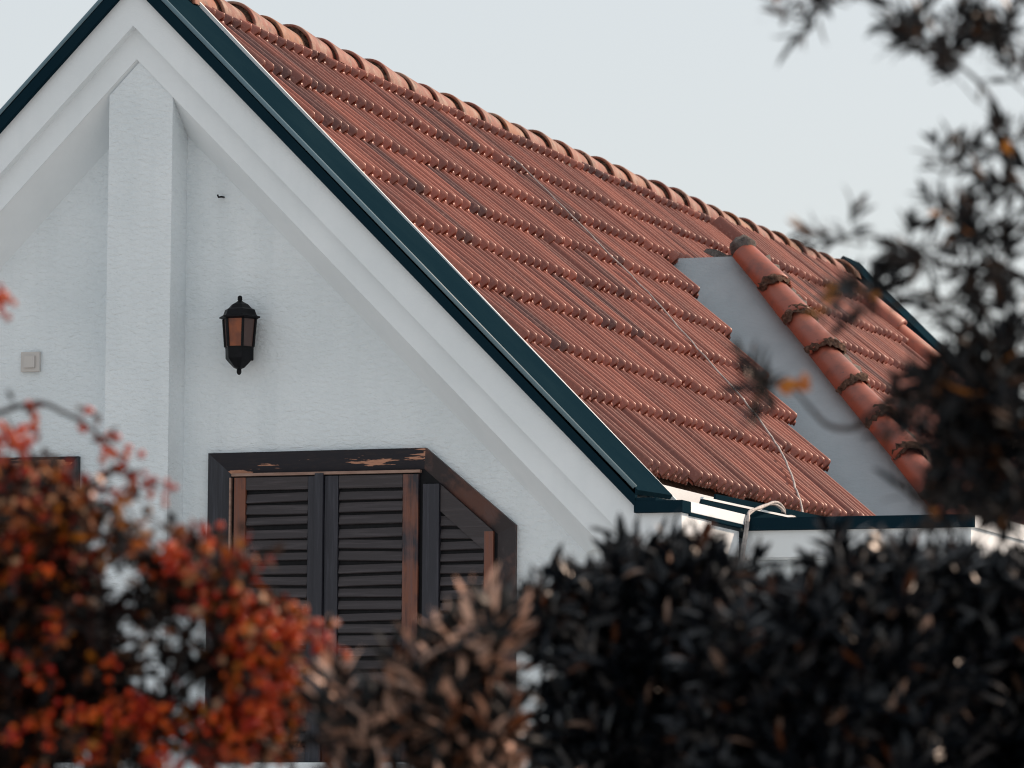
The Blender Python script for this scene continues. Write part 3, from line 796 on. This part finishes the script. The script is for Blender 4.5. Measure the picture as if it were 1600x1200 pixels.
def ground_under(px, dist):
    p = at(px, 1200, dist); return Vector((p.x, p.y, 0))

# --- dark evergreen hedge shrubs along the lower right
def hedge(name, label, ells, dist, depth, base_px, group, leafmat, up=.75, L=.068, W=.0175, nleaf=12):
    g = ground_under(base_px, dist); root = empty(name, g)
    tag(root, label, 'shrub', group)
    inv = np.array(g)
    pts = sample(ells, dist, depth)
    pts = pts[pts[:, 2] > .25]
    dirs = unit(np.array([0, 0, up]) + rng.normal(0, .55, (len(pts), 3)))
    arr = shoots(pts, dirs, nleaf, rng.uniform(.03, .09, len(pts)), L, W)
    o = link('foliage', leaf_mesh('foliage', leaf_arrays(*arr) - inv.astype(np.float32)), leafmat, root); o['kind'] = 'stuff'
    mb = MB(0); limbs = []
    for k in range(9):
        e = ells[k % len(ells)]
        tx, ty = e[0] + random.uniform(-.7, .7) * e[2], e[1] - random.uniform(0, .6) * e[3]
        top = np.array(at(tx, ty, dist + random.uniform(-.6, .6) * depth)); b = np.array(g) + np.array([random.uniform(-.15, .15), random.uniform(-.15, .15), -.02])
        mid = b * .45 + top * .55 + rng.normal(0, .06, 3); mid[2] += .1
        lp = [np.array(v) for v in smoothpath([tuple(b), tuple(mid), tuple(top)], 8)]; limbs.append(lp)
        taper(mb, [p - inv for p in lp], .018, .004)
    tm = MB(0); twigs(tm, [[p for p in l] for l in limbs], pts[::4], .002, .8)
    mb.build('stem', M['bark'], root, True)
    to = MB(0).add([tuple(np.array(v) - inv) for v in tm.V], tm.F).build('twigs', M['bark'], root, True); to['kind'] = 'stuff'
    return root
GH = 'dark evergreen shrubs in front of the house'
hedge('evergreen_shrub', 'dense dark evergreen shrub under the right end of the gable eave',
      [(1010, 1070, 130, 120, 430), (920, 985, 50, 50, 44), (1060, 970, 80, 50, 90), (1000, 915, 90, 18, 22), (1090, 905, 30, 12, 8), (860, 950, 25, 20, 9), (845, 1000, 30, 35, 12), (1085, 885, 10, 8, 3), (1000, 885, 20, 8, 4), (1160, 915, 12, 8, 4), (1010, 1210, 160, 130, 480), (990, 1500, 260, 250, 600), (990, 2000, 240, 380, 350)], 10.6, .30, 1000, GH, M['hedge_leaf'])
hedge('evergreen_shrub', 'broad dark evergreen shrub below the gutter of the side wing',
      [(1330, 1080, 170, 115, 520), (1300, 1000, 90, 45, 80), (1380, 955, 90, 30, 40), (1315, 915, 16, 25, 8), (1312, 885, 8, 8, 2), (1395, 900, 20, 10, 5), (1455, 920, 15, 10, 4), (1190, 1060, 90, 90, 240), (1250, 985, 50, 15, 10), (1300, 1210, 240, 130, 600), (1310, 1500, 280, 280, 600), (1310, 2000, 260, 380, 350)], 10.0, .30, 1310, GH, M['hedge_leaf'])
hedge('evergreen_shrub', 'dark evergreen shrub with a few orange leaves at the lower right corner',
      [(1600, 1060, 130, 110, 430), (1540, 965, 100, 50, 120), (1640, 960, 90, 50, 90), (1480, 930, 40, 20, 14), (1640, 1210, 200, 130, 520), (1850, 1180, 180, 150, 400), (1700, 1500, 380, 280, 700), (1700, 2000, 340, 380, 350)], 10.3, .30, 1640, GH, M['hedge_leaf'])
hedge('evergreen_shrub', 'sparse shrub with some leaves painted pale as if sunlit in front of the shutters',
      [(720, 1040, 55, 55, 26), (775, 1000, 30, 45, 14), (650, 1110, 80, 40, 20), (740, 1160, 80, 50, 30), (560, 1160, 70, 45, 18), (530, 1090, 30, 20, 5), (680, 1280, 200, 80, 130), (660, 1500, 240, 250, 350), (680, 2000, 220, 400, 300)], 9.4, .2, 680, GH, M['sun_painted_leaf'], nleaf=10)

# --- tree at the right
def right_tree():
    dist = 9.2
    g = ground_under(1900, dist + .2); root = empty('leafy_tree', g); inv = np.array(g)
    tag(root, 'dark leafed tree with narrow leaves hanging in from the right against the sky', 'tree')
    trunk = [np.array(v) for v in smoothpath([g + Vector((0, 0, -.03)), at(1890, 1900, dist + .15), at(1860, 1300, dist + .1), at(1800, 900, dist)], 8)]
    limbs = [limb_path(P, dist) for P in (
        [(1800, 900), (1700, 760), (1600, 690), (1500, 640), (1420, 610), (1370, 640), (1335, 668), (1295, 665), (1268, 640), (1235, 605), (1195, 598)],
        [(1800, 900), (1720, 650), (1640, 480), (1570, 420), (1500, 420), (1440, 400), (1385, 375), (1340, 368), (1295, 378)],
        [(1720, 650), (1650, 400), (1590, 290), (1558, 215), (1548, 155), (1515, 115), (1465, 85), (1410, 60)],
        [(1650, 400), (1680, 200), (1650, 60), (1560, -30), (1420, -50), (1320, -20), (1270, 0), (1222, 12)],
        [(1600, 690), (1520, 560), (1460, 490), (1400, 460), (1330, 455)],
        [(1590, 290), (1530, 270), (1480, 250), (1440, 255)],
        [(1640, 480), (1560, 560), (1500, 600)], [(1680, 200), (1600, 100), (1540, 50)],
        [(1700, 760), (1600, 780), (1500, 790), (1450, 780)], [(1800, 900), (1900, 600, .2), (1950, 300, .2), (1900, 0, .1)], [(1900, 600, .2), (2050, 350, .3), (2150, 100, .3)])]
    mb = MB(0); taper(mb, [p - inv for p in trunk], .060, .035); mb.build('trunk', M['bark'], root, True)
    for l, r in zip(limbs, (.012, .012, .009, .010, .007, .004, .006, .006, .007, .020, .014)):
        mb = MB(0); taper(mb, [p - inv for p in l], r, .0014); mb.build('limb', M['bark'], root, True)
    near = [(1465, 65, 45, 35, 10), (1555, 50, 50, 45, 12), (1500, 120, 30, 15, 3), (1590, 110, 20, 35, 3),
            (1490, 265, 30, 20, 4), (1570, 235, 30, 20, 4), (1590, 310, 30, 40, 4), (1490, 335, 30, 35, 6), (1450, 405, 40, 30, 6), (1530, 410, 50, 40, 7), (1590, 410, 30, 50, 5),
            (1490, 485, 40, 25, 5), (1565, 510, 40, 40, 7), (1345, 465, 40, 14, 8), (1410, 470, 20, 15, 2),
            (1475, 610, 40, 35, 15), (1540, 625, 60, 40, 32), (1575, 700, 55, 70, 52), (1515, 710, 45, 50, 24), (1440, 655, 25, 25, 7), (1475, 790, 35, 25, 9), (1580, 790, 50, 40, 30), (1560, 560, 50, 30, 10),
            (1228, 30, 12, 12, 2), (1300, 10, 40, 6, 3), (1330, 374, 36, 5, 3), (1198, 612, 16, 12, 6), (1425, 20, 30, 15, 2)]
    off = [(1700, 150, 90, 150, 40), (1700, 450, 90, 180, 40), (1690, 740, 70, 90, 26), (1950, 250, 200, 280, 70, .2), (2150, 120, 150, 240, 40, .3), (1600, -120, 180, 70, 30), (1350, -80, 100, 30, 8)]
    sn = sample(near, dist, .16); so = sample(off, dist, .5)
    left = cam_dir(-.35, -.55, -.05)
    def grow(p, nl): 
        d = unit(left + rng.normal(0, .55, (len(p), 3))); return shoots(p, d, nl, rng.uniform(.03, .08, len(p)), 0.056, .0125, (.35, 1.15))
    an, ao = grow(sn, 10), grow(so, 10)
    lone = single_leaf(1, 1); lone.materials.append(M['tree_leaf'])
    # the leaves that stand clear of the crown are parts of their own
    order = np.argsort((an[0] - np.array(CAMPOS)) @ cam_dir(1, -.3, 0) + rng.normal(0, .03, len(an[0])))
    idx = order[:300]; rest = order[300:]
    bpy.context.view_layer.update()
    arr = [a[idx] for a in an]; arr[0] = arr[0] - inv
    P, D, N, L, W = arr; S = unit(np.cross(D, N)); N2 = np.cross(S, D)
    for i in range(len(P)):
        o = bpy.data.objects.new('leaf', lone); col.objects.link(o); o.parent = root
        o.matrix_local = Matrix([[S[i, k] * W[i], D[i, k] * L[i], N2[i, k] * L[i], P[i, k]] for k in range(3)] + [[0, 0, 0, 1]])
    allr = [np.concatenate([a[rest], b]) for a, b in zip(an, ao)]
    o = link('crown', leaf_mesh('crown', leaf_arrays(*allr) - inv.astype(np.float32)), M['tree_leaf'], root); o['kind'] = 'stuff'
    tm = MB(0); twigs(tm, limbs, sn, .0016, .95); twigs(tm, limbs, so[::3], .002, .8)
    to = MB(0).add([tuple(np.array(v) - inv) for v in tm.V], tm.F).build('twigs', M['bark'], root, True); to['kind'] = 'stuff'
    # the handful of orange leaves
    ol = single_leaf(1, 1); ol.materials.append(M['orange_leaf'])
    for (x, y, k) in ((1258, 592, .050), (1254, 602, .042), (1226, 608, .036), (1234, 600, .036), (1298, 458, .046), (1305, 462, .03), (1368, 462, .03), (1575, 232, .04), (1480, 340, .03)):
        p = np.array(at(x, y, dist - .05)) - inv
        d = unit(rng.normal(size=3) + cam_dir(0, .6, 0)); s = unit(np.cross(d, cam_dir(0, 0, 1) + rng.normal(0, .2, 3))); n = np.cross(s, d)
        o = bpy.data.objects.new('leaf', ol); col.objects.link(o); o.parent = root
        o.matrix_local = Matrix([[s[j] * k * .55, d[j] * k, n[j] * k, p[j] - d[j] * k * .5] for j in range(3)] + [[0, 0, 0, 1]])
right_tree()

# --- berry shrub at the left
def berry_shrub():
    dist = 9.7
    g = ground_under(60, dist); root = empty('berry_shrub', g); inv = np.array(g)
    tag(root, 'autumn shrub with orange leaves and red berry clusters in the lower left', 'shrub')
    limbs = [limb_path(P, dist) for P in (
        [(60, 2720), (70, 1900), (60, 1400), (40, 1100), (60, 900), (40, 740), (10, 650)],
        [(70, 1900), (160, 1400), (240, 1150), (290, 1000), (330, 900), (300, 840)],
        [(160, 1400), (300, 1230), (400, 1120), (440, 1040), (410, 970), (380, 900)],
        [(240, 1150), (340, 1010), (420, 980), (470, 985), (510, 1005)],
        [(60, 1400), (-60, 1100), (-120, 900), (-100, 720)],
        [(60, 900), (140, 820), (200, 770), (230, 700)] if False else [(60, 900), (120, 800), (170, 790)],
        [(-100, 720), (-20, 655), (55, 630), (100, 645), (140, 668), (178, 705), (203, 740), (196, 775), (172, 795)],
        [(120, 800), (160, 740), (200, 745), (255, 762)],
        [(330, 900), (325, 865), (335, 835)])]
    for l, r in zip(limbs, (.030, .018, .014, .008, .020, .008, .006, .004, .004)):
        mb = MB(0); taper(mb, [p - inv for p in l], r, .0016); mb.build('stem', M['bark'], root, True)
    dark = [(20, 930, 120, 110, 420), (30, 1080, 150, 130, 640), (130, 1000, 60, 90, 110), (-150, 950, 180, 200, 320), (255, 925, 40, 35, 40), (230, 985, 20, 30, 12), (370, 1020, 60, 50, 70), (160, 1150, 70, 60, 90), (240, 1130, 40, 30, 16), (390, 1110, 55, 80, 80), (60, 1500, 330, 280, 1100), (60, 2050, 300, 350, 600)]
    orange = [(50, 800, 100, 50, 120), (120, 815, 70, 40, 36), (20, 880, 130, 50, 50), (200, 860, 35, 35, 16), (290, 880, 45, 25, 16), (385, 895, 22, 18, 9), (350, 945, 55, 35, 44), (430, 1000, 55, 30, 34), (60, 1000, 130, 90, 26), (395, 1100, 60, 85, 64), (130, 1160, 120, 40, 36), (330, 1160, 70, 35, 26)]
    pd, po = sample(dark, dist + .05, .22), sample(orange, dist - .1, .14)
    tips = [(20, 632), (48, 628), (62, 638), (112, 652), (150, 672), (170, 690), (205, 735), (208, 755), (182, 770), (170, 793), (160, 690), (60, 660)]
    pt = np.concatenate([atn(np.array([float(x)]), np.array([float(y)]), np.array([dist])) for x, y in tips])
    def grow(p, nl, sl, L, W): return shoots(p, unit(np.array([0, 0, .5]) + rng.normal(0, .8, (len(p), 3))), nl, rng.uniform(sl * .6, sl * 1.4, len(p)), L, W, (.5, 1.2), .35)
    a1 = grow(pd, 12, .07, .030, .014); a2 = grow(po, 9, .06, .030, .0165); a3 = grow(pt, 4, .02, .020, .010)
    o = link('dark_foliage', leaf_mesh('dark_foliage', leaf_arrays(*a1) - inv.astype(np.float32)), M['dark_autumn_leaf'], root); o['kind'] = 'stuff'
    al = [np.concatenate(x) for x in zip(a2, a3)]
    o = link('autumn_foliage', leaf_mesh('autumn_foliage', leaf_arrays(*al) - inv.astype(np.float32)), M['autumn_leaf'], root); o['kind'] = 'stuff'
    tm = MB(0); twigs(tm, limbs, np.concatenate([pd[::3], po[::2]]), .0014, .9)
    to = MB(0).add([tuple(np.array(v) - inv) for v in tm.V], tm.F).build('twigs', M['bark'], root, True); to['kind'] = 'stuff'
    # berries in clusters
    cl = [(410, 1000, 65, 40, 22), (450, 985, 40, 18, 10), (508, 1008, 6, 10, 3), (415, 1090, 45, 75, 32), (345, 1150, 60, 45, 14), (265, 875, 25, 25, 8), (250, 1120, 40, 25, 8), (260, 1190, 60, 20, 7), (350, 940, 40, 25, 9),
          (25, 695, 32, 35, 10), (60, 880, 110, 50, 9), (70, 1080, 150, 110, 18), (190, 1130, 60, 40, 9), (-100, 950, 150, 200, 30), (60, 1450, 280, 250, 60), (332, 835, 4, 4, 1), (0, 470, 6, 18, 3)]
    pc = sample(cl, dist - .16, .12)
    arch = [(125, 655), (175, 705), (190, 722), (200, 742), (206, 760), (183, 778), (55, 630), (230, 752), (258, 762), (170, 690)]
    pc = np.concatenate([pc] + [atn(np.array([float(x)]), np.array([float(y)]), np.array([dist])) for x, y in arch])
    nb = 5
    bp = (pc[:, None, :] + rng.normal(0, .014, (len(pc), nb, 3))).reshape(-1, 3) - inv
    br = rng.uniform(.0060, .0085, len(bp))
    bm = bmesh.new(); bmesh.ops.create_icosphere(bm, subdivisions=2, radius=1); bme = bpy.data.meshes.new('berry'); bm.to_mesh(bme)
    bme.materials.append(M['berry']); bme.polygons.foreach_set('use_smooth', [True] * len(bme.polygons))
    co = np.array([v.co[:] for v in bm.verts]); fa = np.array([[v.index for v in f.verts] for f in bm.faces]); bm.free()
    d2 = (bp + inv - np.array(CAMPOS)) @ cam_dir(0, 0, 1)
    vis = (bp[:, 2] + inv[2]) > 1.85
    order = np.argsort(np.where(vis, d2, 99)); idx, rest = order[:300], order[300:]
    for i in idx:
        o = bpy.data.objects.new('berry', bme); col.objects.link(o); o.parent = root
        o.location = bp[i]; o.scale = (br[i],) * 3
    V = (co[None] * br[rest, None, None] + bp[rest][:, None, :]).reshape(-1, 3)
    F = (fa[None] + (np.arange(len(rest)) * len(co))[:, None, None]).reshape(-1, 3)
    me = bpy.data.meshes.new('berries'); me.from_pydata(V.tolist(), [], F.tolist()); me.update()
    o = link('berries', me, M['berry'], root, True); o['kind'] = 'stuff'
berry_shrub()
